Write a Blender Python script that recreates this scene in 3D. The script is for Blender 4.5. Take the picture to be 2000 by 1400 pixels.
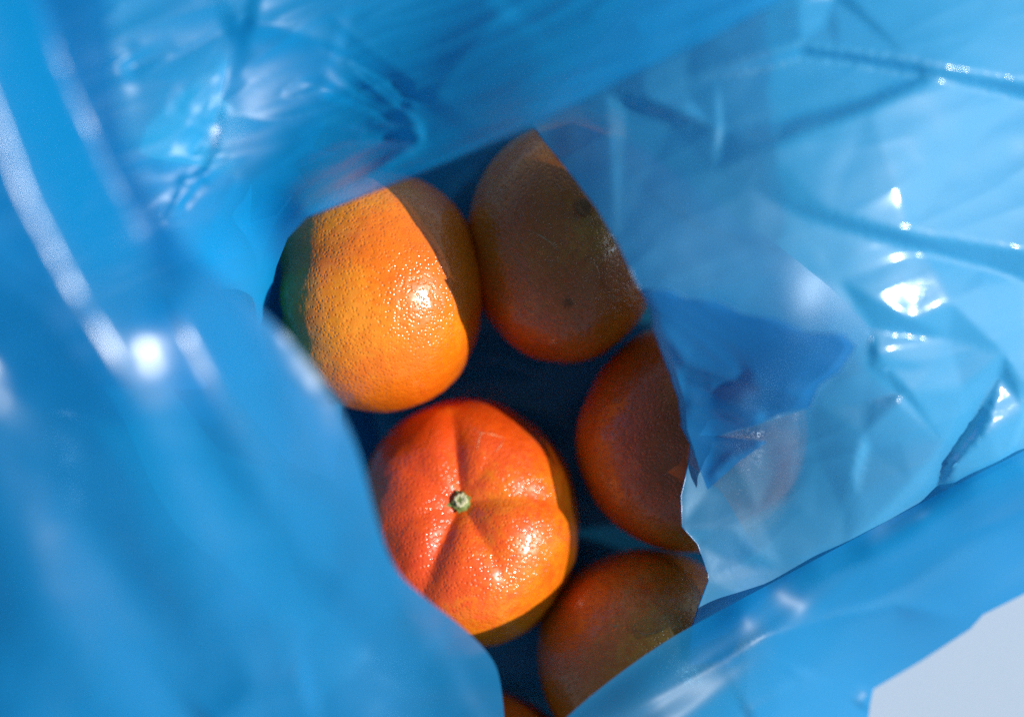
import bpy, bmesh, math, random
import numpy as np
from mathutils import Vector, Matrix, noise
from mathutils.geometry import delaunay_2d_cdt

for o in list(bpy.data.objects):
    bpy.data.objects.remove(o)
scene = bpy.context.scene
col = scene.collection
R = math.radians

# ------------------------------------------------------------------ camera
H = 0.62                     # camera height above the table (m)
LENS = 58.6
cam_d = bpy.data.cameras.new('camera')
cam = bpy.data.objects.new('camera', cam_d)
col.objects.link(cam)
cam.location = (0, 0, H)
cam.rotation_euler = (0, 0, 0)
cam_d.sensor_width = 36.0
cam_d.lens = LENS
cam_d.clip_start = 0.01
cam_d.clip_end = 50
cam_d.dof.use_dof = True
cam_d.dof.focus_distance = H - 0.083
cam_d.dof.aperture_fstop = 2.2
cam_d.dof.aperture_blades = 0
scene.camera = cam

# ------------------------------------------------------------------ light
SUN_EL, SUN_AZ = 40.0, -5.0   # elevation; azimuth measured from +x towards +y
world = bpy.data.worlds.new('World')
scene.world = world
world.use_nodes = True
wn = world.node_tree
bg = wn.nodes['Background']
sky = wn.nodes.new('ShaderNodeTexSky')
sky.sky_type = 'NISHITA'
sky.sun_disc = False
sky.sun_elevation = R(SUN_EL)
sky.sun_rotation = R(90 - SUN_AZ)
sky.air_density = 1.0
sky.dust_density = 0.7
sky.ozone_density = 1.0
wn.links.new(sky.outputs[0], bg.inputs['Color'])
bg.inputs['Strength'].default_value = 0.075
sun_d = bpy.data.lights.new('sun', 'SUN')
sun_d.energy = 5.0
sun_d.angle = R(0.53)
sun_d.color = (1.0, 0.965, 0.91)
sun = bpy.data.objects.new('sun', sun_d)
col.objects.link(sun)
sdir = Vector((math.cos(R(SUN_EL)) * math.cos(R(SUN_AZ)), math.cos(R(SUN_EL)) * math.sin(R(SUN_AZ)), math.sin(R(SUN_EL))))
sun.rotation_euler = sdir.to_track_quat('Z', 'Y').to_euler()
sun.location = sdir * 2

scene.view_settings.view_transform = 'Standard'
scene.view_settings.look = 'None'
scene.view_settings.exposure = 0.35
scene.view_settings.gamma = 1.0
scene.view_settings.use_curve_mapping = False
scene.render.engine = 'CYCLES'
scene.cycles.use_denoising = False
scene.cycles.transparent_max_bounces = 24
scene.cycles.max_bounces = 10
scene.cycles.diffuse_bounces = 5
scene.cycles.glossy_bounces = 4
scene.cycles.transmission_bounces = 6
scene.cycles.sample_clamp_indirect = 1.2
scene.cycles.blur_glossy = 2.0
scene.cycles.caustics_reflective = False
scene.cycles.caustics_refractive = False

# ------------------------------------------------------------------ helpers
K = 36.0 / LENS / 2000.0
def pxy(px, py, z):
    d = (H - z) * K
    return ((px - 1000.0) * d, (700.0 - py) * d)
def at(px, py, z):
    x, y = pxy(px, py, z)
    return Vector((x, y, z))

def mat_new(name):
    m = bpy.data.materials.new(name)
    m.use_nodes = True
    m.node_tree.nodes.clear()
    return m, m.node_tree.nodes, m.node_tree.links
def nd(ns, t, **kw):
    n = ns.new(t)
    for k, v in kw.items():
        if k in n.inputs:
            n.inputs[k].default_value = v
        else:
            setattr(n, k, v)
    return n
def ramp(ns, stops):
    r = ns.new('ShaderNodeValToRGB')
    e = r.color_ramp.elements
    while len(e) < len(stops):
        e.new(0.5)
    for i, (p, c) in enumerate(stops):
        e[i].position = p
        e[i].color = (*c, 1.0) if len(c) == 3 else c
    return r
def obj(name, me, mat, parent=None):
    o = bpy.data.objects.new(name, me)
    col.objects.link(o)
    if mat is not None:
        me.materials.append(mat)
    if parent is not None:
        o.parent = parent
    return o
def empty(name, loc):
    o = bpy.data.objects.new(name, None)
    col.objects.link(o)
    o.location = loc
    o.empty_display_size = 0.02
    return o
def tag(o, label=None, cat=None, group=None, kind=None):
    for k, v in (('label', label), ('category', cat), ('group', group), ('kind', kind)):
        if v:
            o[k] = v
    return o

# ------------------------------------------------------------------ materials
def film_material(name, haze=0.62, clear=0.36, thin=(0.46, 0.76, 0.95), scat=(0.0, 0.19, 0.55), sheen=0.05, broad=0.60, sharp=0.5, rs=0.22, crinkle=0.05, blur=0.32, steep=0.7):
    """thin tinted polythene: part clear, part milky (light scattered to both sides), glossy skin; steeper views cross more film"""
    m, ns, ln = mat_new(name)
    out = nd(ns, 'ShaderNodeOutputMaterial')
    tc = nd(ns, 'ShaderNodeTexCoord')
    mp = nd(ns, 'ShaderNodeMapping')
    mp.inputs['Rotation'].default_value = (0, 0, 0.5)
    mp.inputs['Scale'].default_value = (1.0, 4.0, 1.0)
    ln.new(tc.outputs['Object'], mp.inputs[0])
    n1 = nd(ns, 'ShaderNodeTexNoise', Scale=60.0, Detail=4.0, Roughness=0.55, Distortion=0.8)
    ln.new(mp.outputs[0], n1.inputs['Vector'])
    bp = nd(ns, 'ShaderNodeBump', Strength=crinkle, Distance=0.0025)
    ln.new(n1.outputs[0], bp.inputs['Height'])
    lw = nd(ns, 'ShaderNodeLayerWeight', Blend=0.5)
    tr = nd(ns, 'ShaderNodeBsdfTransparent', Color=(*thin, 1))
    rf = nd(ns, 'ShaderNodeBsdfRefraction', Color=(*thin, 1), Roughness=blur, IOR=1.25)
    mc = nd(ns, 'ShaderNodeMixShader'); mc.inputs[0].default_value = 1 - clear
    ln.new(tr.outputs[0], mc.inputs[1]); ln.new(rf.outputs[0], mc.inputs[2])
    df = nd(ns, 'ShaderNodeBsdfDiffuse', Color=(*scat, 1))
    tl = nd(ns, 'ShaderNodeBsdfTranslucent', Color=(*scat, 1))
    for n in (df, tl):
        ln.new(bp.outputs[0], n.inputs['Normal'])
    m1 = nd(ns, 'ShaderNodeMixShader'); m1.inputs[0].default_value = 0.42
    ln.new(df.outputs[0], m1.inputs[1]); ln.new(tl.outputs[0], m1.inputs[2])
    n3 = nd(ns, 'ShaderNodeTexNoise', Scale=25.0, Detail=3.0)
    ln.new(mp.outputs[0], n3.inputs['Vector'])
    hz = nd(ns, 'ShaderNodeMapRange')
    hz.inputs[3].default_value = haze - 0.04; hz.inputs[4].default_value = haze + 0.04
    ln.new(n3.outputs[0], hz.inputs[0])
    ha = nd(ns, 'ShaderNodeMath', operation='MULTIPLY_ADD'); ha.use_clamp = True
    ln.new(lw.outputs['Facing'], ha.inputs[0]); ha.inputs[1].default_value = steep
    ln.new(hz.outputs[0], ha.inputs[2])
    m2 = nd(ns, 'ShaderNodeMixShader')
    ln.new(ha.outputs[0], m2.inputs[0])
    ln.new(mc.outputs[0], m2.inputs[1]); ln.new(m1.outputs[0], m2.inputs[2])
    g1 = nd(ns, 'ShaderNodeBsdfGlossy', Roughness=broad)
    g2 = nd(ns, 'ShaderNodeBsdfGlossy', Roughness=rs)
    mg = nd(ns, 'ShaderNodeMixShader'); mg.inputs[0].default_value = sharp
    ln.new(g1.outputs[0], mg.inputs[1]); ln.new(g2.outputs[0], mg.inputs[2])
    for g in (g1, g2):
        ln.new(bp.outputs[0], g.inputs['Normal'])
    p5 = nd(ns, 'ShaderNodeMath', operation='POWER'); p5.inputs[1].default_value = 5.0
    ln.new(lw.outputs['Facing'], p5.inputs[0])
    fr = nd(ns, 'ShaderNodeMath', operation='MULTIPLY_ADD')
    ln.new(p5.outputs[0], fr.inputs[0]); fr.inputs[1].default_value = 0.8; fr.inputs[2].default_value = sheen
    m3 = nd(ns, 'ShaderNodeMixShader')
    ln.new(fr.outputs[0], m3.inputs[0])
    ln.new(m2.outputs[0], m3.inputs[1]); ln.new(mg.outputs[0], m3.inputs[2])
    ln.new(m3.outputs[0], out.inputs['Surface'])
    return m

def peel_material(name, c_lo, c_mid, c_hi, seed=0.0, pore=1.0, tilt=(1, 0, 0)):
    m, ns, ln = mat_new(name)
    out = nd(ns, 'ShaderNodeOutputMaterial')
    pb = nd(ns, 'ShaderNodeBsdfPrincipled', Roughness=0.33)
    tc = nd(ns, 'ShaderNodeTexCoord')
    mp = nd(ns, 'ShaderNodeMapping')
    mp.inputs['Location'].default_value = (seed, seed * 0.7, seed * 1.3)
    ln.new(tc.outputs['Object'], mp.inputs[0])
    big = nd(ns, 'ShaderNodeTexNoise', Scale=26.0, Detail=3.0, Roughness=0.5)
    mot = nd(ns, 'ShaderNodeTexNoise', Scale=330.0, Detail=5.0, Roughness=0.65)
    for n in (big, mot):
        ln.new(mp.outputs[0], n.inputs['Vector'])
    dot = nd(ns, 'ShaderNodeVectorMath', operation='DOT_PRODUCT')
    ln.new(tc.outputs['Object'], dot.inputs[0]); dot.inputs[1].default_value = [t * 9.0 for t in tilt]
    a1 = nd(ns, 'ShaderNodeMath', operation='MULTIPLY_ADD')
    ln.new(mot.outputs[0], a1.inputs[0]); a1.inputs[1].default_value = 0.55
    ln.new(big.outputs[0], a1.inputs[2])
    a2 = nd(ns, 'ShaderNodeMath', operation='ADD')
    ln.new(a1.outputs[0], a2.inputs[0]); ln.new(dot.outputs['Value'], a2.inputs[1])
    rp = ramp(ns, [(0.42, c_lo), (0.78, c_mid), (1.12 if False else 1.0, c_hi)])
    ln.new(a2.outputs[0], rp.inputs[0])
    # oil glands: sparse rounded pits of different size
    v1 = nd(ns, 'ShaderNodeTexVoronoi', Scale=820.0, Randomness=1.0)
    v1.feature = 'SMOOTH_F1'; v1.inputs['Smoothness'].default_value = 0.35
    ln.new(mp.outputs[0], v1.inputs['Vector'])
    pit = nd(ns, 'ShaderNodeMapRange', interpolation_type='SMOOTHSTEP')
    pit.inputs[1].default_value = 0.08; pit.inputs[2].default_value = 0.52
    ln.new(v1.outputs['Distance'], pit.inputs[0])
    lum = nd(ns, 'ShaderNodeTexNoise', Scale=170.0, Detail=3.0, Roughness=0.55)
    ln.new(mp.outputs[0], lum.inputs['Vector'])
    hs = nd(ns, 'ShaderNodeMath', operation='MULTIPLY_ADD')
    ln.new(lum.outputs[0], hs.inputs[0]); hs.inputs[1].default_value = 1.7
    ln.new(pit.outputs[0], hs.inputs[2])
    bp = nd(ns, 'ShaderNodeBump', Strength=0.5 * pore, Distance=0.00032)
    ln.new(hs.outputs[0], bp.inputs['Height'])
    # pits hold a slightly deeper tone
    mx = nd(ns, 'ShaderNodeMix', data_type='RGBA', blend_type='MULTIPLY')
    inv = nd(ns, 'ShaderNodeMapRange')
    inv.inputs[1].default_value = 0.0; inv.inputs[2].default_value = 1.0
    inv.inputs[3].default_value = 0.18; inv.inputs[4].default_value = 0.0
    ln.new(pit.outputs[0], inv.inputs[0])
    ln.new(inv.outputs[0], mx.inputs['Factor'])
    ln.new(rp.outputs[0], mx.inputs['A']); mx.inputs['B'].default_value = (0.9, 0.6, 0.4, 1)
    ln.new(mx.outputs['Result'], pb.inputs['Base Color'])
    ln.new(bp.outputs[0], pb.inputs['Normal'])
    pb.inputs['Specular IOR Level'].default_value = 0.35
    pb.inputs['Subsurface Weight'].default_value = 0.14
    pb.inputs['Subsurface Radius'].default_value = (1.0, 0.28, 0.06)
    pb.inputs['Subsurface Scale'].default_value = 0.0035
    pb.inputs['Coat Weight'].default_value = 0.55
    pb.inputs['Coat Roughness'].default_value = 0.14
    ln.new(bp.outputs[0], pb.inputs['Coat Normal'])
    ln.new(pb.outputs[0], out.inputs['Surface'])
    return m

def simple_material(name, c1, c2, scale=200.0, rough=0.6, bump=0.3, dist=0.0004):
    m, ns, ln = mat_new(name)
    out = nd(ns, 'ShaderNodeOutputMaterial')
    pb = nd(ns, 'ShaderNodeBsdfPrincipled', Roughness=rough)
    tc = nd(ns, 'ShaderNodeTexCoord')
    n = nd(ns, 'ShaderNodeTexNoise', Scale=scale, Detail=5.0, Roughness=0.65)
    ln.new(tc.outputs['Object'], n.inputs['Vector'])
    rp = ramp(ns, [(0.3, c1), (0.7, c2)])
    ln.new(n.outputs[0], rp.inputs[0])
    ln.new(rp.outputs[0], pb.inputs['Base Color'])
    bp = nd(ns, 'ShaderNodeBump', Strength=bump, Distance=dist)
    ln.new(n.outputs[0], bp.inputs['Height']); ln.new(bp.outputs[0], pb.inputs['Normal'])
    ln.new(pb.outputs[0], out.inputs['Surface'])
    return m

M_film = film_material('blue_film', haze=0.54, thin=(0.42, 0.74, 0.92), scat=(0.0, 0.25, 0.56), crinkle=0.0, sheen=0.016, sharp=0.9, rs=0.40)
M_thin = film_material('blue_film_stretched', haze=0.46, clear=0.55, thin=(0.76, 0.86, 0.96), scat=(0.03, 0.41, 0.76), sheen=0.066, broad=0.60, sharp=0.34, rs=0.14, crinkle=0.02, steep=0.6)
M_base = film_material('blue_film_base', haze=0.50, clear=0.6, thin=(0.70, 0.88, 0.97), scat=(0.0, 0.50, 0.78), crinkle=0.0, sheen=0.03, sharp=0.9, steep=0.3)
M_milky = film_material('blue_film_gathered', haze=0.60, thin=(0.50, 0.70, 0.88), scat=(0.0, 0.215, 0.485), crinkle=0.0, sheen=0.050, sharp=0.97, rs=0.27)
M_veil = film_material('blue_film_veil', haze=0.48, clear=0.45, blur=0.55, thin=(0.94, 0.88, 0.94), scat=(0.0, 0.38, 0.80), crinkle=0.02, sheen=0.018, sharp=0.5, rs=0.32, steep=0.6)
M_deep = film_material('blue_film_doubled', haze=0.50, clear=0.3, thin=(0.44, 0.72, 0.94), scat=(0.0, 0.235, 0.56), crinkle=0.02, sheen=0.045, sharp=0.5, rs=0.16)
M_table = simple_material('matt_white_board', (0.285, 0.37, 0.46), (0.35, 0.43, 0.52), 900.0, 0.75, 0.25, 0.0003)
M_stem = simple_material('green_stem', (0.07, 0.11, 0.02), (0.22, 0.27, 0.07), 700.0, 0.55, 0.5)
M_cut = simple_material('cut_stem_pith', (0.30, 0.30, 0.12), (0.72, 0.64, 0.42), 1500.0, 0.8, 0.8)
M_scar = simple_material('brown_scar', (0.22, 0.055, 0.010), (0.36, 0.11, 0.02), 900.0, 0.7, 0.5)

# ------------------------------------------------------------------ table
bm = bmesh.new()
vs = [bm.verts.new(p) for p in ((-0.9, -0.9, 0), (0.9, -0.9, 0), (0.9, 0.9, 0), (-0.9, 0.9, 0))]
bm.faces.new(vs)
me = bpy.data.meshes.new('tabletop'); bm.to_mesh(me); bm.free()
tag(obj('tabletop', me, M_table), kind='structure')

# ------------------------------------------------------------------ fruit
FRUITS = []      # (centre, semi axes mean) for draping the film
def sstep(a, b, x):
    t = np.clip((x - a) / (b - a), 0, 1)
    return t * t * (3 - 2 * t)

def peel_mesh(name, polar, equ, lobes, seed, dim=0.10, lobe_amp=0.05, lump=0.02, nseg=200, nring=120, sq=1.0):
    """Citrus body about +Z (stem end up): oblate, dimpled poles, furrows running from the stem."""
    rng = random.Random(seed)
    off = Vector((rng.uniform(-9, 9), rng.uniform(-9, 9), rng.uniform(-9, 9)))
    verts, faces = [], []
    for i in range(nring + 1):
        th = math.pi * i / nring
        for j in range(nseg):
            ph = 2 * math.pi * j / nseg
            st, ct = math.sin(th), math.cos(th)
            d = Vector((st * math.cos(ph), st * math.sin(ph), ct))
            r = 1.0
            # fullness of the shoulders
            r += 0.05 * sq * math.sin(2 * th) ** 2
            # stem dimple and blossom end
            r -= dim * math.exp(-(th / 0.30) ** 2)
            r -= 0.05 * math.exp(-((math.pi - th) / 0.25) ** 2)
            # furrows radiating from the stem
            fur = 0.0
            for (pa, wd, am, reach) in lobes:
                dp = (ph - pa + math.pi) % (2 * math.pi) - math.pi
                dist = 2 * math.sin(abs(dp) / 2) * st
                e = math.exp(-abs(dist / wd) ** 1.5) * max(0.0, 0.5 + 0.5 * math.cos(dp)) ** 2
                env = math.exp(-((th - reach * 0.45) / (reach * 0.55)) ** 2)
                fur += am * e * env
            r -= lobe_amp * fur
            r += lump * (noise.noise(d * 1.5 + off)) + lump * 0.45 * noise.noise(d * 3.7 + off)
            r += 0.0035 * noise.noise(d * 11 + off) + 0.0022 * noise.noise(d * 24 + off)
            verts.append((d.x * equ[0] * r, d.y * equ[1] * r, d.z * polar * r))
    for i in range(nring):
        for j in range(nseg):
            a = i * nseg + j; b = i * nseg + (j + 1) % nseg
            faces.append((a, a + nseg, b + nseg, b))
    me = bpy.data.meshes.new(name)
    me.from_pydata(verts, [], faces)
    bm = bmesh.new(); bm.from_mesh(me)
    bmesh.ops.remove_doubles(bm, verts=bm.verts, dist=1e-6)
    for f in bm.faces:
        f.normal_update()
        if f.normal.dot(f.calc_center_median()) < 0: f.normal_flip()
    bm.to_mesh(me); bm.free()
    for p in me.polygons:
        p.use_smooth = True
    return me

def fruit(px, py, zc, polar, equ, axis, spin, mat, label, lobes, seed, nm='mandarin', **kw):
    c = at(px, py, zc)
    root = empty(nm, (c.x, c.y, 0))
    me = peel_mesh('peel', polar, equ, lobes, seed, **kw)
    body = obj('peel', me, mat, root)
    q = Vector((0, 0, 1)).rotation_difference(Vector(axis).normalized()).to_matrix().to_4x4() @ Matrix.Rotation(spin, 4, 'Z')
    body.matrix_local = Matrix.Translation((0, 0, zc)) @ q
    bpy.context.view_layer.update()
    tag(root, label, 'mandarin', 'mandarins in the blue bag')
    rmax = max(polar, equ[0], equ[1])
    bbs = [(q @ Vector(v.co)) for v in me.vertices]
    FRUITS.append((c, max(v.x for v in bbs), max(v.y for v in bbs), max(v.z for v in bbs)))
    return root, body, me

def seg(n, rng, am=(0.5, 1.0), wd=(0.10, 0.2), reach=(0.8, 1.2), start=0.0):
    return [(start + 2 * math.pi * (k + rng.uniform(-0.2, 0.2)) / n, rng.uniform(*wd), rng.uniform(*am), rng.uniform(*reach)) for k in range(n)]

rg = random.Random(5)
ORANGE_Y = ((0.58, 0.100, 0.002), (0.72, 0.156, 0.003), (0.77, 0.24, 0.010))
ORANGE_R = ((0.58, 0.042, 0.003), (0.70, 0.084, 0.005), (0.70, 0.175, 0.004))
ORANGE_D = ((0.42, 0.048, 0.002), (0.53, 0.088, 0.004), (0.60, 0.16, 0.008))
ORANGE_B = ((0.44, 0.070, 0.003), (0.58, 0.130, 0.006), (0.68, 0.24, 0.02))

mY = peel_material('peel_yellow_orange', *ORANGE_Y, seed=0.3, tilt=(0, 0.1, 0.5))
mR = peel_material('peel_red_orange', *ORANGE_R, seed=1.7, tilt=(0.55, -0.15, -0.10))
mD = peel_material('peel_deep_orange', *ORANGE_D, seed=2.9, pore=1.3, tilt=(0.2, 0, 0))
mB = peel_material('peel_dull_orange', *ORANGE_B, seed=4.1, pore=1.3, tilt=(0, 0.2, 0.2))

# the sunlit yellow-orange fruit, lying on its side with the stem end to the left
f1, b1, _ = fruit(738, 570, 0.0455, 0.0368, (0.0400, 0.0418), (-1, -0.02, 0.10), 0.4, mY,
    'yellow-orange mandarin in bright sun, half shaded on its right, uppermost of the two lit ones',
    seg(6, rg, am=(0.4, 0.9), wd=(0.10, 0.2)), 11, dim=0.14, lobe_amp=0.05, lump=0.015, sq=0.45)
# the red-orange one with the green stem
lob2 = [(R(97), 0.10, 1.15, 0.78), (R(150), 0.09, 0.40, 0.60), (R(3), 0.13, 1.0, 0.85), (R(246), 0.11, 1.1, 0.80),
        (R(302), 0.11, 0.70, 0.65), (R(200), 0.10, 0.30, 0.6), (R(50), 0.09, 0.25, 0.5)]
f2, b2, me2 = fruit(910, 1022, 0.0370, 0.0360, (0.0396, 0.0430), (-0.035, 0.36, 1), 0.0, mR,
    'red-orange mandarin with green stem button facing up, in front of the yellow-orange one',
    lob2, 23, dim=0.12, lobe_amp=0.090, lump=0.03)
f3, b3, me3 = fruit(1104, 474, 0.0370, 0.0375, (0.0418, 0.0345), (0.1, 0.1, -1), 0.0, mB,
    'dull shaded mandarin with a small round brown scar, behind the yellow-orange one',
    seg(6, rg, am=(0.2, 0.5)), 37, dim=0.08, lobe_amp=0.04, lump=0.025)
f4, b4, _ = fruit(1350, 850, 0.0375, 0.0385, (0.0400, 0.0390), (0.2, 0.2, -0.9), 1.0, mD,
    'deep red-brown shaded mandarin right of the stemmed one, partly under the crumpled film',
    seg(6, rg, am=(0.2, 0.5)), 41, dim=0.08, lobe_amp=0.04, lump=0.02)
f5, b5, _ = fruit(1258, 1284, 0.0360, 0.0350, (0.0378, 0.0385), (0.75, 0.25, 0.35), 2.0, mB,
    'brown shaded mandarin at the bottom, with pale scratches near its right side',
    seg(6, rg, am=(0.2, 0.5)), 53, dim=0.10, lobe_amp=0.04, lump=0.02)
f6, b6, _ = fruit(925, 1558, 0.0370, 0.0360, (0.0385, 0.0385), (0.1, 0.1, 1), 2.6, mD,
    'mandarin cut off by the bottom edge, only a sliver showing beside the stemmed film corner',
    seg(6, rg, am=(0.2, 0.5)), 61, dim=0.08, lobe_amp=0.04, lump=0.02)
f6['label'] = 'mandarin cut off by the bottom edge of the picture, only a sliver showing'

# stem button of the red-orange mandarin: corky disc, pith and small sepals
def disc_mesh(name, r, h, n=28, wob=0.12, seed=1, dome=0.3, ring=False):
    rng = random.Random(seed)
    bm = bmesh.new()
    rows = []
    prof = [(1.0, -0.6), (1.03, 0.2), (0.95, 0.8), (0.80, 1.0), (0.55, 0.8 if ring else 1.0 + dome * 0.3), (0.28, 0.45 if ring else 1.0 + dome * 0.7)]
    wv = [1 + wob * rng.uniform(-1, 1) for _ in range(n)]
    for (pr, pz) in prof:
        rows.append([bm.verts.new((r * pr * wv[j] * math.cos(2 * math.pi * j / n), r * pr * wv[j] * math.sin(2 * math.pi * j / n), h * pz * (1 + 0.25 * rng.uniform(-1, 1)))) for j in range(n)])
    c = bm.verts.new((0, 0, h * (0.3 if ring else 1.0 + dome)))
    for a, b in zip(rows, rows[1:]):
        for j in range(n):
            bm.faces.new((a[j], a[(j + 1) % n], b[(j + 1) % n], b[j]))
    for j in range(n):
        bm.faces.new((rows[-1][j], rows[-1][(j + 1) % n], c))
    me = bpy.data.meshes.new(name); bm.to_mesh(me); bm.free()
    for p in me.polygons: p.use_smooth = True
    return me
def sepal_mesh(name, r0, r1, w, h):
    bm = bmesh.new()
    pts = [(r0, -w, 0), (r0, w, 0), ((r0 + r1) / 2, w * 0.8, h * 0.5), (r1, 0, h), ((r0 + r1) / 2, -w * 0.8, h * 0.5)]
    lo = [bm.verts.new((x, y, z - 0.0005)) for x, y, z in pts]
    hi = [bm.verts.new((x, y, z + 0.0006)) for x, y, z in pts]
    bm.faces.new(hi); bm.faces.new(lo[::-1])
    for k in range(5):
        bm.faces.new((lo[k], lo[(k + 1) % 5], hi[(k + 1) % 5], hi[k]))
    me = bpy.data.meshes.new(name); bm.to_mesh(me); bm.free()
    return me

def pole_frame(body, me):
    """local frame at the +Z pole of a peel"""
    zt = max((v.co for v in me.vertices if abs(v.co.x) < 1e-4 and abs(v.co.y) < 1e-4), key=lambda c: c.z).z
    return zt
zt = pole_frame(b2, me2)
stem = obj('stem_button', disc_mesh('stem_button', 0.0032, 0.0016, seed=4, wob=0.10), M_stem, f2)
stem.matrix_local = b2.matrix_local @ Matrix.Translation((0, 0, zt + 0.0006))
cut = obj('cut_stem_end', disc_mesh('cut_stem_end', 0.0023, 0.0007, seed=9, wob=0.18, ring=True), M_cut, stem)
cut.matrix_local = Matrix.Translation((0.0001, 0.0001, 0.0016))
for ang, l in ((200, 0.0052), (262, 0.0042), (20, 0.0038), (325, 0.0038), (110, 0.0040)):
    s = obj('sepal', sepal_mesh('sepal', 0.0020, l, 0.0010, 0.0004), M_stem, stem)
    s.matrix_local = Matrix.Rotation(R(ang), 4, 'Z') @ Matrix.Translation((0, 0, 0.0001))

def on_surface(body, px, py):
    """point and normal of a peel under a pixel of the view from above"""
    mw = body.parent.matrix_world if False else Matrix.Translation(body.parent.location) @ body.matrix_local
    o = Vector((0, 0, H)); d = (at(px, py, 0.0) - o).normalized()
    inv = mw.inverted()
    bpy.context.view_layer.update()
    ok, loc, nor, _ = body.ray_cast(inv @ o, (inv.to_3x3() @ d).normalized())
    return body.matrix_local @ loc, (body.matrix_local.to_3x3() @ nor).normalized()
bpy.context.view_layer.update()
p, n = on_surface(b3, 1139, 405)
sc = obj('blossom_scar', disc_mesh('blossom_scar', 0.0030, 0.0007, seed=3, wob=0.06, ring=True), M_scar, f3)
sc.matrix_local = Matrix.Translation(p) @ n.to_track_quat('Z', 'Y').to_matrix().to_4x4()
p, n = on_surface(b3, 1108, 594)
sc = obj('blemish', disc_mesh('blemish', 0.0016, 0.0002, seed=8, wob=0.4), M_scar, f3)
sc.matrix_local = Matrix.Translation(p - n * 0.0001) @ n.to_track_quat('Z', 'Y').to_matrix().to_4x4()

M_scratch = simple_material('dry_scratch', (0.42, 0.24, 0.10), (0.62, 0.42, 0.22), 1500.0, 0.8, 0.4)
def scratch(body, root, pts, w):
    """a thin dried-out scratch lying on the peel"""
    bm = bmesh.new()
    row = []
    n = len(pts)
    P = [on_surface(body, *q) for q in pts]
    for i, (p, nn) in enumerate(P):
        t = (P[min(i + 1, n - 1)][0] - P[max(i - 1, 0)][0]).normalized()
        side = nn.cross(t).normalized()
        ww = w * (0.15 + 0.85 * math.sin(math.pi * i / (n - 1)))
        row.append((bm.verts.new(p + side * ww + nn * 0.00002), bm.verts.new(p + nn * 0.00022), bm.verts.new(p - side * ww + nn * 0.00002)))
    for a, b in zip(row, row[1:]):
        bm.faces.new((a[0], b[0], b[1], a[1])); bm.faces.new((a[1], b[1], b[2], a[2]))
    me = bpy.data.meshes.new('scratch'); bm.to_mesh(me); bm.free()
    obj('scratch', me, M_scratch, root)
for pts, w in (([(1186, 1216), (1200, 1222), (1216, 1220)], .00018), ([(1238, 1228), (1256, 1238), (1276, 1236), (1292, 1228)], .00016),
               ([(1322, 1204), (1328, 1214), (1330, 1226)], .00030), ([(1306, 1228), (1312, 1238), (1316, 1248)], .00028), ([(1280, 1180), (1290, 1188), (1298, 1200)], .00012)):
    scratch(b5, f5, pts, w)
for pts, w in (([(924, 838), (940, 846), (962, 848), (985, 856)], .00016), ([(940, 846), (934, 862), (932, 880)], .00012), ([(985, 856), (978, 870), (966, 884)], .00014)):
    scratch(b2, f2, pts, w)
for pts, w in (([(1036, 450), (1058, 462), (1076, 474), (1088, 490)], .00020), ([(1150, 505), (1166, 520), (1172, 540)], .00018)):
    scratch(b3, f3, pts, w)

# ------------------------------------------------------------------ plastic film sheets
def dense(poly, step, closed=True):
    out = []
    n = len(poly)
    for i in range(n if closed else n - 1):
        a = np.array(poly[i], float); b = np.array(poly[(i + 1) % n], float)
        k = max(1, int(np.hypot(*(b - a)) / step))
        for t in range(k):
            out.append(tuple(a + (b - a) * t / k))
    if not closed:
        out.append(tuple(poly[-1]))
    return out
def smooth_line(pts, it=3):
    """Chaikin rounding of an open polyline that keeps its ends"""
    for _ in range(it):
        q = [pts[0]]
        for a, b in zip(pts, pts[1:]):
            q.append((0.75 * a[0] + 0.25 * b[0], 0.75 * a[1] + 0.25 * b[1]))
            q.append((0.25 * a[0] + 0.75 * b[0], 0.25 * a[1] + 0.75 * b[1]))
        q.append(pts[-1]); pts = q
    return pts
def inside(P, poly):
    x, y = P[:, 0], P[:, 1]
    c = np.zeros(len(P), bool)
    n = len(poly)
    for i in range(n):
        x0, y0 = poly[i]; x1, y1 = poly[(i + 1) % n]
        if y0 == y1: continue
        hit = ((y0 > y) != (y1 > y)) & (x < (x1 - x0) * (y - y0) / (y1 - y0) + x0)
        c ^= hit
    return c
def tps(ctrl):
    C = np.array(ctrl, float)
    X = C[:, :2] / 1000.0
    n = len(X)
    d = np.hypot(X[:, None, 0] - X[None, :, 0], X[:, None, 1] - X[None, :, 1])
    Kf = np.where(d > 0, d * d * np.log(d + 1e-12), 0)
    A = np.zeros((n + 3, n + 3)); A[:n, :n] = Kf + np.eye(n) * 1e-4
    A[:n, n] = 1; A[:n, n + 1:] = X; A[n, :n] = 1; A[n + 1:, :n] = X.T
    w = np.linalg.solve(A, np.concatenate([C[:, 2], np.zeros(3)]))
    def f(P):
        Q = P / 1000.0
        d = np.hypot(Q[:, None, 0] - X[None, :, 0], Q[:, None, 1] - X[None, :, 1])
        return (np.where(d > 0, d * d * np.log(d + 1e-12), 0)) @ w[:n] + w[n] + Q @ w[n + 1:]
    return f
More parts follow.
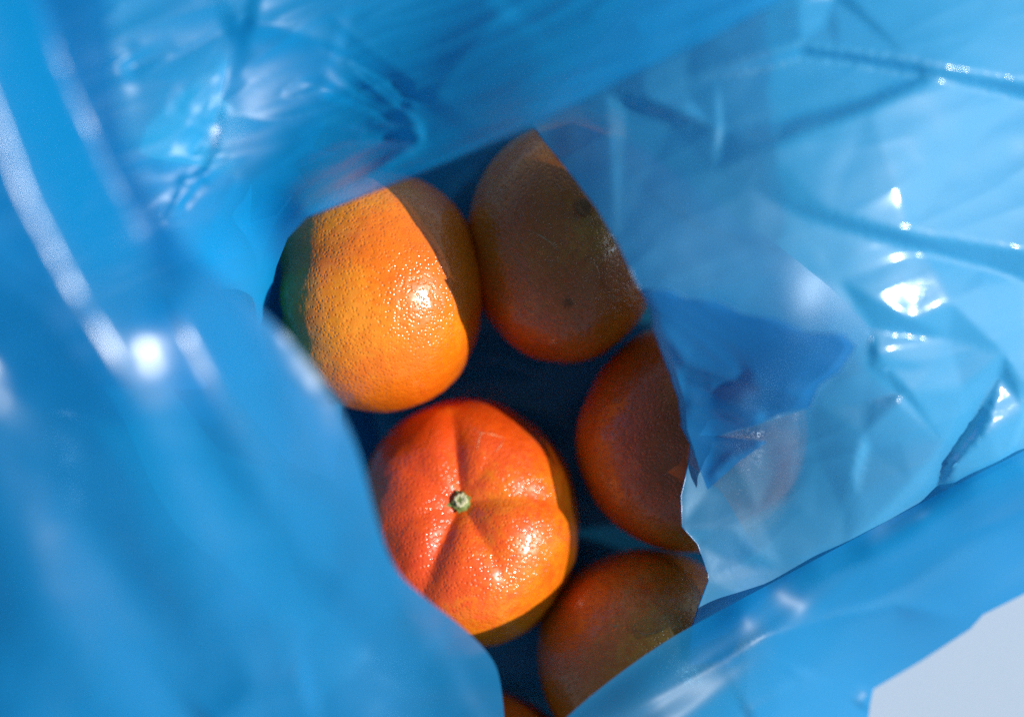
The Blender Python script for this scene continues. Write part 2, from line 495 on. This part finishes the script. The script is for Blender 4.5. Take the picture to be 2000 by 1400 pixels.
def crease(P, pts, amp, wl, wr, t0=1.0, t1=1.0, rd=5.0, tent=False):
    """ridge (amp > 0) or valley along a polyline; wl / wr are the widths left / right of its direction (in the picture)"""
    best = np.full(len(P), 1e9); side = np.zeros(len(P)); par = np.zeros(len(P))
    A = np.array(pts, float)
    L = np.concatenate([[0], np.cumsum(np.hypot(*(A[1:] - A[:-1]).T))])
    for i in range(len(A) - 1):
        a, b = A[i], A[i + 1]; ab = b - a; l2 = ab @ ab
        t = np.clip(((P - a) @ ab) / l2, 0, 1)
        q = a + t[:, None] * ab
        d = np.hypot(*(P - q).T)
        m = d < best
        best[m] = d[m]
        cr = ab[0] * (P[:, 1] - a[1]) - ab[1] * (P[:, 0] - a[0])
        side[m] = cr[m]; par[m] = ((L[i] + t * math.sqrt(l2)) / L[-1])[m]
    w = np.where(side > 0, wr, wl)          # y runs down in pixels: positive cross = right-hand side
    s = (t0 + (t1 - t0) * par)
    e = np.clip(np.minimum(par / 0.16, (1 - par) / 0.16), 0, 1)
    s = s * e * e * (3 - 2 * e)             # creases run out to nothing
    if tent:
        q = 1 - best / w
        k = 0.06
        f = np.where(q > -k, 0.5 * (q + np.sqrt(q * q + k * k)), 0.5 * (q + np.sqrt(q * q + k * k)))
        f = f - 0.06 * np.clip(1 - best / 6.0, 0, 1) ** 2
        return amp * s * f
    return amp * s * np.exp(-(np.sqrt(best * best + rd * rd) - rd) / w)
def fruit_top(x, y, gap=0.0012):
    z = np.zeros_like(x)
    for (c, rx, ry, rz) in FRUITS:
        q = ((x - c.x) / (rx * 1.015)) ** 2 + ((y - c.y) / (ry * 1.015)) ** 2
        z = np.maximum(z, np.where(q < 1, c.z + rz * 1.01 * np.sqrt(np.clip(1 - q, 0, 1)) + gap, 0))
    return z
def facet_height(P, lines, loose):
    """piecewise flat relief: fold lines (px, py, mm) triangulated into flat facets"""
    pts, ed, vals = [], [], []
    for l in lines:
        for i, p in enumerate(l):
            if i: ed.append((len(pts) - 1, len(pts)))
            pts.append(Vector((p[0], p[1]))); vals.append(p[2])
    for p in loose:
        pts.append(Vector((p[0], p[1]))); vals.append(p[2])
    vo, eo, fo, ov, *_ = delaunay_2d_cdt(pts, ed, [], 0, 1e-3)
    val = np.zeros(len(vo))
    for i, src in enumerate(ov):
        if src: val[i] = sum(vals[k] for k in src) / len(src)
        else: val[i] = 0.0
    Q = np.array([tuple(v) for v in vo])
    out = np.zeros(len(P))
    for f in fo:
        a, b, c = Q[f[0]], Q[f[1]], Q[f[2]]
        den = (b[1] - c[1]) * (a[0] - c[0]) + (c[0] - b[0]) * (a[1] - c[1])
        if abs(den) < 1e-9: continue
        lo = np.minimum(np.minimum(a, b), c) - .01; hi = np.maximum(np.maximum(a, b), c) + .01
        m = np.where((P[:, 0] >= lo[0]) & (P[:, 0] <= hi[0]) & (P[:, 1] >= lo[1]) & (P[:, 1] <= hi[1]))[0]
        if not len(m): continue
        x, y = P[m, 0], P[m, 1]
        u = ((b[1] - c[1]) * (x - c[0]) + (c[0] - b[0]) * (y - c[1])) / den
        v = ((c[1] - a[1]) * (x - c[0]) + (a[0] - c[0]) * (y - c[1])) / den
        w = 1 - u - v
        k = (u >= -1e-6) & (v >= -1e-6) & (w >= -1e-6)
        out[m[k]] = (u * val[f[0]] + v * val[f[1]] + w * val[f[2]])[k]
    return out * 0.00072
def hem(parent_sheet, line, zf, r=0.00028, mat=None):
    """the cut edge of the film: a fine rolled bead"""
    pts = [zf(p) for p in line]
    n = 6
    verts, faces = [], []
    for i, p in enumerate(pts):
        t = (pts[min(i + 1, len(pts) - 1)] - pts[max(i - 1, 0)]).normalized()
        u = t.cross(Vector((0, 0, 1))).normalized(); v = u.cross(t)
        for k in range(n):
            a = 2 * math.pi * k / n
            verts.append(p + (u * math.cos(a) + v * math.sin(a)) * r)
    for i in range(len(pts) - 1):
        for k in range(n):
            a = i * n + k; b = i * n + (k + 1) % n
            faces.append((a, b, b + n, a + n))
    me = bpy.data.meshes.new('hem'); me.from_pydata([tuple(v) for v in verts], [], faces)
    for p in me.polygons: p.use_smooth = True
    return obj('hem', me, mat or M_film, parent_sheet)
bag = empty('plastic_bag', (0, 0, 0))
tag(bag, 'crumpled translucent blue plastic bag lying open around the mandarins', 'plastic bag')
def sheet(name, outline, ctrl, creases=(), step=6, wr_amp=0.0, wr_scale=0.02, wr_dir=0.0, wr_str=3.0, fine=0.0, drape=True, seed=0, mat=None, label=None, smooth=True, soft=False, facets=None, relax=2, under=False):
    border = dense(outline, step)
    xs = [p[0] for p in border]; ys = [p[1] for p in border]
    rng = np.random.default_rng(seed + 3)
    gx = np.arange(min(xs), max(xs), step); gy = np.arange(min(ys), max(ys), step * 0.87)
    G = np.stack(np.meshgrid(gx, gy), -1)
    G[1::2, :, 0] += step / 2
    G = G.reshape(-1, 2) + rng.uniform(-0.12, 0.12, (G.size // 2, 2)) * step
    G = G[inside(G, outline)]
    B = np.array(border)
    keep = np.ones(len(G), bool)
    for i in range(0, len(B), 400):
        keep &= (np.hypot(G[:, None, 0] - B[None, i:i + 400, 0], G[:, None, 1] - B[None, i:i + 400, 1]).min(1) > step * 0.5)
    G = G[keep]
    nb = len(B)
    edges = [(i, (i + 1) % nb) for i in range(nb)]
    cl = []
    lines = [c[0] for c in creases]
    if facets:
        lines += [[(p[0], p[1]) for p in l] for l in facets[0]]
    for c in lines:
        q = np.array(dense(c, step, closed=False))
        q = q[inside(q, outline) & (np.hypot(q[:, None, 0] - B[None, :, 0], q[:, None, 1] - B[None, :, 1]).min(1) > step * 0.4)]
        if len(q) < 2: continue
        near = np.hypot(G[:, None, 0] - q[None, :, 0], G[:, None, 1] - q[None, :, 1]).min(1)
        G = G[near > step * 0.75]
        st = nb + len(cl)
        cl += [tuple(v) for v in q]
        edges += [(st + i, st + i + 1) for i in range(len(q) - 1) if np.hypot(*(q[i + 1] - q[i])) < step * 2.5]
    P = np.concatenate([B, np.array(cl).reshape(-1, 2), G])
    vo, eo, fo, *_ = delaunay_2d_cdt([Vector(p) for p in P], edges, [], 1, 1e-4)
    P = np.array([tuple(v) for v in vo])
    z = tps(ctrl)(P)
    for c in creases:
        z = z + crease(P, *c)
    if facets:
        dz = facet_height(P, *facets)
        # soften the fold lines by a few steps of averaging
        nbr = [[] for _ in range(len(P))]
        E = np.array([(f[i], f[(i + 1) % 3]) for f in fo for i in range(3)])
        cnt = np.bincount(E[:, 0], minlength=len(P)).astype(float)
        for _ in range(relax):
            acc = np.bincount(E[:, 0], weights=dz[E[:, 1]], minlength=len(P))
            dz = np.where(cnt > 0, 0.5 * dz + 0.5 * acc / np.maximum(cnt, 1), dz)
        z = z + dz
    if wr_amp or fine:
        ca, sa = math.cos(wr_dir), math.sin(wr_dir)
        for i, (x, y) in enumerate(P):
            u = (x * ca + y * sa) * wr_scale / wr_str; v = (-x * sa + y * ca) * wr_scale
            h = 0.0
            if wr_amp:
                h += wr_amp * noise.noise(Vector((u, v, seed * 3.1))) if soft else wr_amp * (1 - 2 * abs(noise.noise(Vector((u, v, seed * 3.1)))) ** 0.8) * (0.35 + 0.9 * (0.5 + 0.5 * noise.noise(Vector((x * 0.004, y * 0.004, seed + 7.7)))))
            if fine:
                h += fine * noise.noise(Vector((x * 0.02, y * 0.02, seed + 1.1)))
            z[i] += h
    if drape:
        for _ in range(2):
            d = (H - z) * K
            ft = fruit_top((P[:, 0] - 1000) * d, (700 - P[:, 1]) * d)
            k = 0.004
            hh = np.clip(0.5 + 0.5 * (ft - z) / k, 0, 1)
            zs = z * (1 - hh) + ft * hh + k * hh * (1 - hh)
            z = np.where(ft > 0.03, zs, z)
    if under:
        for _ in range(2):
            d = (H - z) * K
            x, y = (P[:, 0] - 1000) * d, (700 - P[:, 1]) * d
            for (c, rx, ry, rz) in FRUITS:
                q = ((x - c.x) / (rx * 1.10)) ** 2 + ((y - c.y) / (ry * 1.10)) ** 2
                z = np.where(q < 1, np.minimum(z, c.z - rz * 1.02 * np.sqrt(np.clip(1 - q, 0, 1)) - .004), z)
    z = np.maximum(z, 0.0015)
    d = (H - z) * K
    V = np.stack([(P[:, 0] - 1000) * d, (700 - P[:, 1]) * d, z], 1)
    me = bpy.data.meshes.new(name)
    me.from_pydata(V.tolist(), [], [tuple(f) for f in fo])
    me.update()
    bm = bmesh.new(); bm.from_mesh(me)
    for f in bm.faces:
        f.smooth = smooth
        if f.normal.z < 0: f.normal_flip()
    bm.to_mesh(me); bm.free()
    o = obj(name, me, mat or M_film, bag)
    if label: o['label'] = label
    return o

# --- bottom of the bag, under the fruit
sheet('bag_bottom', [(-250, -250), (2320, -250), (2320, 760), (1700, 1080), (1420, 1260), (1300, 1600), (-250, 1600)],
      [(-200, -200, .12), (-200, 700, .12), (-200, 1500, .10), (500, -200, .03), (1000, -200, .02), (1600, -200, .01), (200, 700, .105), (360, 600, .06),
       (900, 340, .020), (1000, 750, .003), (1040, 700, .003), (1150, 1000, .003), (1000, 1300, .003), (600, 1500, .03), (1200, 1550, .01),
       (470, 540, .028), (540, 760, .014), (640, 870, .008), (420, 440, .012), (1650, 300, .008), (1600, 900, .006), (2000, 300, .005), (2250, 700, .004), (2250, -200, .006), (350, 900, .08), (600, 1150, .03)],
      [([(820, 770), (960, 700), (1080, 740)], .002, 14, 20), ([(930, 330), (880, 400), (860, 470)], .003, 10, 14), ([(620, 830), (680, 880), (720, 940)], .003, 12, 16), ([(1090, 1010), (1150, 1060), (1160, 1120)], .002, 12, 12)],
      step=11, wr_amp=0.003, wr_scale=0.012, seed=2, soft=True, drape=False, under=True, mat=M_base, label='deep blue inside bottom of the bag')

# --- right-hand wall, crumpled and lying over the fruit
edgeR = [(1480, -260), (1210, 40), (1080, 190), (1040, 245), (1100, 320), (1165, 405), (1210, 480), (1240, 545), (1272, 605), (1276, 642), (1302, 715), (1325, 780), (1330, 832), (1348, 868),
         (1345, 905), (1330, 968), (1332, 1028), (1362, 1062), (1376, 1100), (1384, 1132), (1366, 1180), (1350, 1228), (1345, 1270)]
outR = edgeR + [(1420, 1235), (1550, 1126), (1700, 1046), (1850, 966), (2000, 891), (2300, 741), (2300, -260)]
ctrlR = [(1300, -200, .112), (1040, 245, .103), (1100, 320, .113), (1165, 405, .123), (1272, 605, .122), (1330, 800, .096), (1345, 900, .090), (1332, 1028, .090), (1384, 1132, .089), (1345, 1270, .085),
         (1400, 0, .118), (1200, 150, .112), (1640, 0, .124), (2000, 0, .114), (2280, -200, .106), (1400, 250, .130), (1640, 240, .134), (1840, 160, .129), (2000, 350, .114), (2280, 300, .102), (1560, 420, .136), (1480, 560, .130), (1690, 640, .130),
         (1900, 620, .115), (2280, 600, .096), (1500, 780, .112), (1640, 840, .110), (1500, 900, .096), (1800, 900, .099), (2000, 860, .090), (2280, 760, .078), (1560, 1080, .088), (1420, 1250, .080)]
foldsR = [
    [(1340, 150, 0), (1450, 113, 3), (1565, 84, 5), (1640, 97, 5), (1780, 118, 5), (2000, 162, 6), (2280, 220, 5)],
    [(1340, 150, 0), (1400, 153, -1.5), (1480, 140, -2.5), (1570, 112, -2), (1670, 124, -2.5), (1800, 150, -3), (2000, 192, -3.5), (2280, 262, -3)],
    [(1395, 338, 0), (1500, 290, 4), (1560, 266, 4.5), (1700, 214, 4), (1835, 152, 0)],
    [(1395, 338, 0), (1412, 256, -2), (1540, 232, -2.5), (1690, 190, -1.5), (1835, 152, 0)],
    [(1185, 178, 1), (1262, 192, 3), (1330, 218, 3), (1402, 252, 0)],
    [(1185, 178, 1), (1225, 212, -2), (1310, 246, -3), (1402, 252, 0)],
    [(1255, 150, 2), (1262, 192, 3), (1345, 193, -1)],
    [(1470, 366, 0), (1620, 413, 3.5), (1780, 455, 5), (2000, 490, 6), (2280, 545, 6)],
    [(1470, 366, 0), (1560, 420, -1), (1640, 446, -2), (1800, 490, -3), (1920, 520, -3.5), (2000, 548, -4), (2280, 640, -4)],
    [(1560, 420, -1), (1640, 545, -3), (1702, 640, -4)],
    [(1702, 640, -4), (1780, 625, 1.5), (1860, 590, 3), (1920, 560, 1), (2000, 548, -4)],
    [(1702, 640, -4), (1850, 660, -1), (1962, 690, 2), (1990, 745, 2), (2012, 800, -1)],
    [(1702, 640, -4), (1715, 700, 0), (1775, 770, 2.5), (1842, 862, -1)],
    [(1702, 640, -4), (1700, 668, -3.5), (1760, 765, 0), (1842, 862, -1)],
    [(1962, 690, 2), (1952, 735, -2), (1900, 835, -3.5), (1855, 895, -4), (1830, 950, -5)],
    [(1952, 735, -2), (1915, 842, 3), (1858, 912, 1), (1830, 950, -5)],
    [(1842, 862, -1), (1855, 895, -4)],
    [(1690, 792, -1), (1755, 785, 2.5), (1842, 862, -1)],
    [(1702, 640, -4), (1696, 720, -2), (1690, 792, -1), (1688, 846, 1.5), (1664, 930, 2), (1646, 998, 0)],
    [(1688, 846, 1.5), (1697, 872, -1), (1676, 970, 1), (1652, 1072, -1)],
    [(1858, 912, 1), (1930, 845, 4), (2005, 800, 2), (2280, 740, 2)],
    [(1830, 950, -5), (1868, 958, -2), (1960, 930, 0), (2280, 850, -1)],
    [(1205, 472, 1), (1300, 533, 2), (1440, 598, 1.5), (1580, 650, -2), (1702, 640, -4)],
    [(1276, 642, 1), (1340, 706, 2.5), (1440, 745, 1.5), (1580, 792, -2)],
    [(1302, 715, 0), (1380, 770, -1.5), (1440, 745, 1.5)],
    [(1325, 780, 2), (1390, 852, -1.5), (1480, 832, 0), (1582, 794, -2), (1702, 640, -4)],
    [(1390, 852, -1.5), (1384, 955, -1), (1440, 902, 2), (1500, 858, 1.5), (1480, 832, 0)],
    [(1348, 868, 1.5), (1390, 852, -1.5)],
    [(1500, 948, 0), (1545, 974, 1.5), (1588, 1012, 0)],
    [(1332, 1028, 2), (1428, 1032, 2), (1470, 1080, 1), (1530, 1110, -1)],
    [(1362, 1062, -1), (1410, 1092, -1.5), (1450, 1100, -1), (1530, 1110, -1)],
    [(1384, 1132, 1), (1450, 1100, -1), (1445, 1165, 2), (1510, 1140, 0)],
    [(1500, 22, 0), (1560, 2, 2), (1640, -30, 1)], [(1612, 46, 0), (1630, 0, -2), (1640, -30, 1)],
]
foldsR = [[(x, y, d * (1.6 if x > 1650 and y > 560 else 1.25 if y < 560 else 1.0)) for (x, y, d) in l] for l in foldsR]
_r = random.Random(21)
looseR = [(x, y, 0) for (x, y) in ((960, -280), (2320, -280), (2320, 1000), (1300, 1420), (1660, 1420), (2320, 480), (1850, 1210), (1000, 60), (1300, 0), (1350, 60))]
looseR += [(1880, 300, 0), (1540, 700, -0.6), (1460, 660, 0.6), (1600, 900, 0.8), (1540, 880, 1), (1480, 1000, 0.6), (1610, 1060, -0.5), (1880, 760, 0.4), (1820, 720, 1.0), (1760, 860, 0), (1780, 940, 0.6)]
right = sheet('right_wall', outR, ctrlR, [], step=5, wr_amp=0.0004, wr_scale=0.018, wr_dir=-0.35, wr_str=5, seed=5, fine=0.0002, mat=M_thin, facets=(foldsR, looseR), relax=4,
      label='crumpled glossy film on the right')
def rim_points(o, line, step=6):
    P = np.array([tuple(v.co) for v in o.data.vertices])
    PX = np.stack([P[:, 0] / ((H - P[:, 2]) * K) + 1000, 700 - P[:, 1] / ((H - P[:, 2]) * K)], 1)
    L = [q for q in dense(line, step, closed=False)]
    idx = [int(np.argmin((PX[:, 0] - q[0]) ** 2 + (PX[:, 1] - q[1]) ** 2)) for q in L]
    out = []
    for i in idx:
        v = Vector(P[i])
        if not out or (v - out[-1]).length > 2e-4: out.append(v)
    return out
def add_hem(o, line, r, mat=None):
    pts = rim_points(o, line)
    hem(o, pts, lambda p: p, r, mat)
add_hem(right, edgeR[3:], 0.00022, M_milky)

# a fold of the mouth under the right-hand wall, widened to shade the fruit
_fR = tps(ctrlR)
def zR(x, y): return float(_fR(np.array([[x, y]], float))[0])
outF = [(1050, 262), (1104, 328), (1169, 410), (1214, 486), (1243, 548), (1275, 612), (1280, 645), (1306, 718), (1328, 784), (1334, 834), (1348, 872), (1384, 955), (1400, 915), (1396, 853), (1480, 830), (1582, 796), (1640, 720), (1702, 642), (1620, 560), (1520, 480), (1400, 400), (1250, 290), (1120, 240)]
sheet('mouth_shade_fold', outF, [(x, y, zR(x, y) - .0022) for (x, y) in outF[:12:2]] + [(1384, 955, .083), (1396, 853, .082), (1582, 796, .070), (1702, 642, .070), (1440, 575, .090), (1400, 400, .091), (1250, 290, .10), (1120, 240, .108), (1400, 700, .085)],
      [], step=9, wr_amp=.0008, wr_scale=.01, soft=True, seed=6, drape=True, mat=M_milky)
sheet('added_shade_film', [(1345, 905), (1334, 968), (1336, 1028), (1366, 1068), (1386, 1132), (1368, 1180), (1352, 1228), (1340, 1300), (1420, 1290), (1480, 1180), (1500, 1100), (1450, 1030), (1410, 960)],  # extra film strip added under the wall to darken the lower right fruit
      [(1345, 905, .082), (1336, 1028, .080), (1386, 1132, .079), (1340, 1300, .074), (1400, 1290, .07), (1460, 1100, .074), (1420, 1030, .078)], [], step=7, wr_amp=.001, wr_scale=.02, soft=True, seed=7, drape=True)

_RV = np.array([tuple(v.co) for v in right.data.vertices])
_RP = np.stack([_RV[:, 0] / ((H - _RV[:, 2]) * K) + 1000, 700 - _RV[:, 1] / ((H - _RV[:, 2]) * K)], 1)
def zRm(x, y, r=14):
    d = np.hypot(_RP[:, 0] - x, _RP[:, 1] - y)
    m = d < max(r, d.min() + 1)
    return float(_RV[m, 2].mean())
outP = [(1268, 566), (1310, 566), (1344, 584), (1400, 586), (1452, 612), (1520, 622), (1580, 650), (1650, 652), (1672, 676), (1640, 726), (1600, 752), (1582, 796), (1530, 806), (1480, 828), (1394, 853), (1450, 856), (1500, 862), (1440, 904), (1382, 956),
        (1366, 915), (1356, 880), (1342, 838), (1338, 786), (1318, 718), (1292, 645), (1288, 612)]
lip_pts = outP + [(1300, 600), (1380, 650), (1480, 700), (1560, 720), (1380, 760), (1450, 780), (1340, 700), (1500, 650)]
lip = sheet('folded_lip', outP, [(x, y, zRm(x, y, 22) + .0030) for (x, y) in lip_pts],
      [([(1270, 610), (1340, 706), (1440, 745), (1590, 775)], .0022, 22, 16), ([(1310, 742), (1390, 770), (1470, 720)], -.0020, 18, 18), ([(1325, 790), (1400, 800), (1500, 820)], .0018, 14, 18), ([(1380, 940), (1430, 890), (1500, 862)], .0016, 10, 12)],
      step=6, wr_amp=.0005, wr_scale=.02, wr_dir=0.5, wr_str=4, seed=41, drape=True, mat=M_deep, label='deep blue doubled fold along the mouth of the bag')
add_hem(lip, outP[:12], 0.00018, M_thin)

# --- upper flap
edgeT = [(400, 760), (500, 660), (526, 580), (540, 520), (562, 465), (600, 424), (700, 386), (820, 338), (930, 292), (1040, 246), (1200, 165), (1370, 85), (1535, 0), (1800, -140), (1960, -260)]
outT = edgeT + [(-300, -260), (-300, 760)]
ctrlT = [(400, 760, .095), (500, 660, .066), (526, 580, .064), (545, 510, .078), (440, 560, .100), (330, 560, .120), (600, 424, .114), (700, 386, .120), (820, 338, .130), (1040, 246, .146), (1200, 165, .151), (1370, 85, .153), (1535, 0, .153), (1900, -220, .153),
         (470, 200, .122), (250, 330, .132), (250, 60, .136), (700, 180, .112), (700, 0, .120), (850, 120, .121), (950, 30, .128), (1150, -60, .136), (1300, -220, .136), (700, -220, .122), (400, -200, .135), (-250, -200, .155), (-250, 500, .155), (560, 300, .115)]
crT = [
    ([(225, 140), (350, 105), (470, 40)], -.0026, 30, 34, 0.6, 1.0),
    ([(470, 38), (560, 60), (680, 95)], .0030, 60, 34, 1.0, 0.4),
    ([(300, 350), (380, 220), (446, 95)], .0010, 30, 18, 0.4, 1.0),
    ([(446, 90), (440, 160), (400, 260), (320, 400)], -.0008, 20, 20, 1.0, 0.5),
    ([(830, 215), (900, 120), (1000, 0)], .0030, 60, 60, 0.8, 0.6),
]
rt = random.Random(8)
for k in range(40):
    a = R(rt.uniform(140, 215)); l = rt.uniform(120, 260); cx, cy = 822 + rt.uniform(-18, 14), 225 + rt.uniform(-50, 60)
    crT.append(([(cx, cy), (cx + l * 0.5 * math.cos(a), cy - l * 0.5 * math.sin(a) + rt.uniform(-8, 8)), (cx + l * math.cos(a), cy - l * math.sin(a))],
                rt.choice((-1, 1)) * rt.uniform(.0005, .0013), rt.uniform(6, 12), rt.uniform(6, 12), 1.0, 0.3, 3))
for k in range(16):
    cx, cy = rt.uniform(300, 420), rt.uniform(180, 460); a = R(rt.uniform(40, 75)); l = rt.uniform(80, 170)
    crT.append(([(cx, cy), (cx + l * math.cos(a), cy - l * math.sin(a))], rt.choice((-1, 1)) * rt.uniform(.0004, .0010), 8, 8, 0.8, 0.4, 3))
top = sheet('upper_flap', outT, ctrlT, crT, step=6, wr_amp=0.0010, wr_scale=0.022, wr_dir=-0.35, wr_str=5, seed=9, mat=M_veil, label='smooth blue flap across the top')
add_hem(top, edgeT[5:-1], 0.00022, M_milky)
# second, torn-looking layer of film clinging under the upper flap
sheet('inner_fold', [(450, 30), (570, 60), (650, 95), (660, 160), (700, 200), (640, 235), (610, 290), (660, 300), (580, 330), (600, 360), (570, 380), (540, 420), (470, 440),
                     (430, 400), (470, 330), (440, 300), (480, 230), (430, 190), (446, 110)],
      [(450, 30, .080), (650, 95, .085), (700, 200, .086), (600, 360, .089), (540, 420, .085), (470, 440, .08), (430, 190, .082), (480, 230, .083)],
      [], step=8, wr_amp=.0012, wr_scale=.02, wr_dir=-0.5, wr_str=4, seed=12, drape=True, mat=M_milky)

sheet('inner_wall', [(250, 300), (420, 330), (560, 380), (660, 400), (620, 470), (590, 540), (585, 620), (610, 690), (660, 750), (720, 790), (740, 860), (700, 960), (560, 900), (400, 700), (280, 500)],
      [(250, 300, .110), (420, 330, .098), (540, 400, .066), (590, 400, .046), (660, 400, .012), (555, 480, .044), (530, 590, .044), (555, 690, .042), (620, 780, .036), (590, 540, .012), (585, 620, .012), (620, 680, .010), (660, 750, .012), (720, 800, .006), (700, 870, .024), (700, 960, .03), (560, 900, .078), (400, 700, .110), (280, 500, .118), (450, 480, .092), (470, 600, .088), (540, 780, .070)],
      [([(480, 430), (500, 520), (490, 620)], .003, 16, 22), ([(560, 720), (620, 810), (680, 880)], .003, 12, 18)], step=8, wr_amp=.0015, wr_scale=.014, wr_dir=1.2, wr_str=4, soft=True, seed=31, drape=False, mat=M_film)

# --- left flap, rising towards the camera
edgeL = smooth_line([(205, -260), (215, 60), (240, 280), (290, 370), (360, 480), (456, 566), (552, 646), (646, 766), (702, 880), (730, 1000), (766, 1110), (832, 1170), (900, 1220), (965, 1285), (980, 1340), (988, 1440), (990, 1640)], 2)
outL = edgeL + [(-420, 1640), (-420, -260)]
ctrlL = [(205, -250, .225), (240, 280, .217), (360, 480, .208), (540, 650, .192), (690, 880, .172), (760, 1110, .145), (900, 1220, .120), (980, 1340, .108), (990, 1600, .10),
         (0, 0, .236), (-300, 0, .246), (120, 400, .224), (0, 700, .222), (-300, 700, .232), (300, 800, .206), (450, 1000, .184), (200, 1100, .196), (0, 1290, .200), (180, 1345, .186), (0, 1420, .188), (200, 1450, .172), (-300, 1500, .150), (-300, 1150, .196), (500, 1300, .156), (400, 1600, .14), (0, 1600, .18)]
crL = [
    ([(-120, -80), (-10, 220), (60, 400), (140, 550), (240, 740), (350, 950), (520, 1260)], .0085, 120, 80, 1.0, 0.55, 22),
    ([(-80, -450), (20, -150), (110, 120), (210, 330), (360, 620)], -.022, 80, 75, 1.0, 0.5, 20),
    ([(300, 520), (430, 760), (530, 980), (600, 1090), (780, 1200)], .0045, 90, 60, 0.6, 1.0, 22),
    ([(-140, 640), (60, 860), (330, 1080), (460, 1260)], .0050, 100, 80, 1.0, 0.8, 40),
    ([(400, 1440), (500, 1355), (620, 1330)], .005, 60, 50, 1.0, 1.0, 15),
]
sheet('left_flap', outL, ctrlL, crL, step=11, wr_amp=0.0060, wr_scale=0.0060, wr_dir=1.08, wr_str=3.2, fine=0.0003, soft=True, seed=14, drape=False, mat=M_milky, label='blurred blue flap nearest the camera on the left')

# --- lower right lip
upB = smooth_line([(1000, 1640), (1060, 1450), (1130, 1375), (1280, 1262), (1400, 1195), (1550, 1115), (1700, 1035), (1850, 955), (2000, 880), (2300, 730)], 2)
loB = [(2300, 1010), (2000, 1160), (1920, 1200), (1895, 1228), (1800, 1290), (1706, 1345), (1700, 1372), (1694, 1420), (1660, 1640)]
ctrlB = [(1000, 1640, .115), (1130, 1375, .108), (1280, 1262, .098), (1400, 1195, .092)] + [(x, y, zRm(x, y) + .0006) for (x, y) in ((1500, 1142), (1575, 1102), (1650, 1062), (1725, 1022), (1800, 982), (1875, 942), (1950, 905), (2020, 870), (2150, 805), (2280, 740), (1600, 1120), (1700, 1070), (1800, 1020), (1900, 965), (2000, 920))] + [
         (1500, 1250, .090), (1450, 1200, .093), (1300, 1400, .104), (1750, 1180, .062), (2000, 1050, .060), (1600, 1380, .060), (1705, 1345, .042), (1900, 1215, .044), (2200, 1050, .045), (1400, 1600, .09)]
crB = [
    ([(1180, 1420), (1500, 1240), (1750, 1180), (1900, 1210)], .004, 40, 30, 0.4, 1.0),
    ([(1550, 1250), (1700, 1120), (1900, 1040), (2100, 960)], -.004, 40, 40, 0.4, 1.0),
    ([(1450, 1400), (1560, 1340), (1580, 1300)], .0035, 30, 30, 1.0, 0.6),
    ([(1680, 1380), (1700, 1350)], .003, 12, 12, 1, 1),
]
sheet('lower_lip', upB + loB, ctrlB, crB, step=7, wr_amp=0.0020, wr_scale=0.018, wr_dir=-0.62, wr_str=6, soft=True, seed=17, mat=M_film, label='rim of the bag curling over at the lower right')
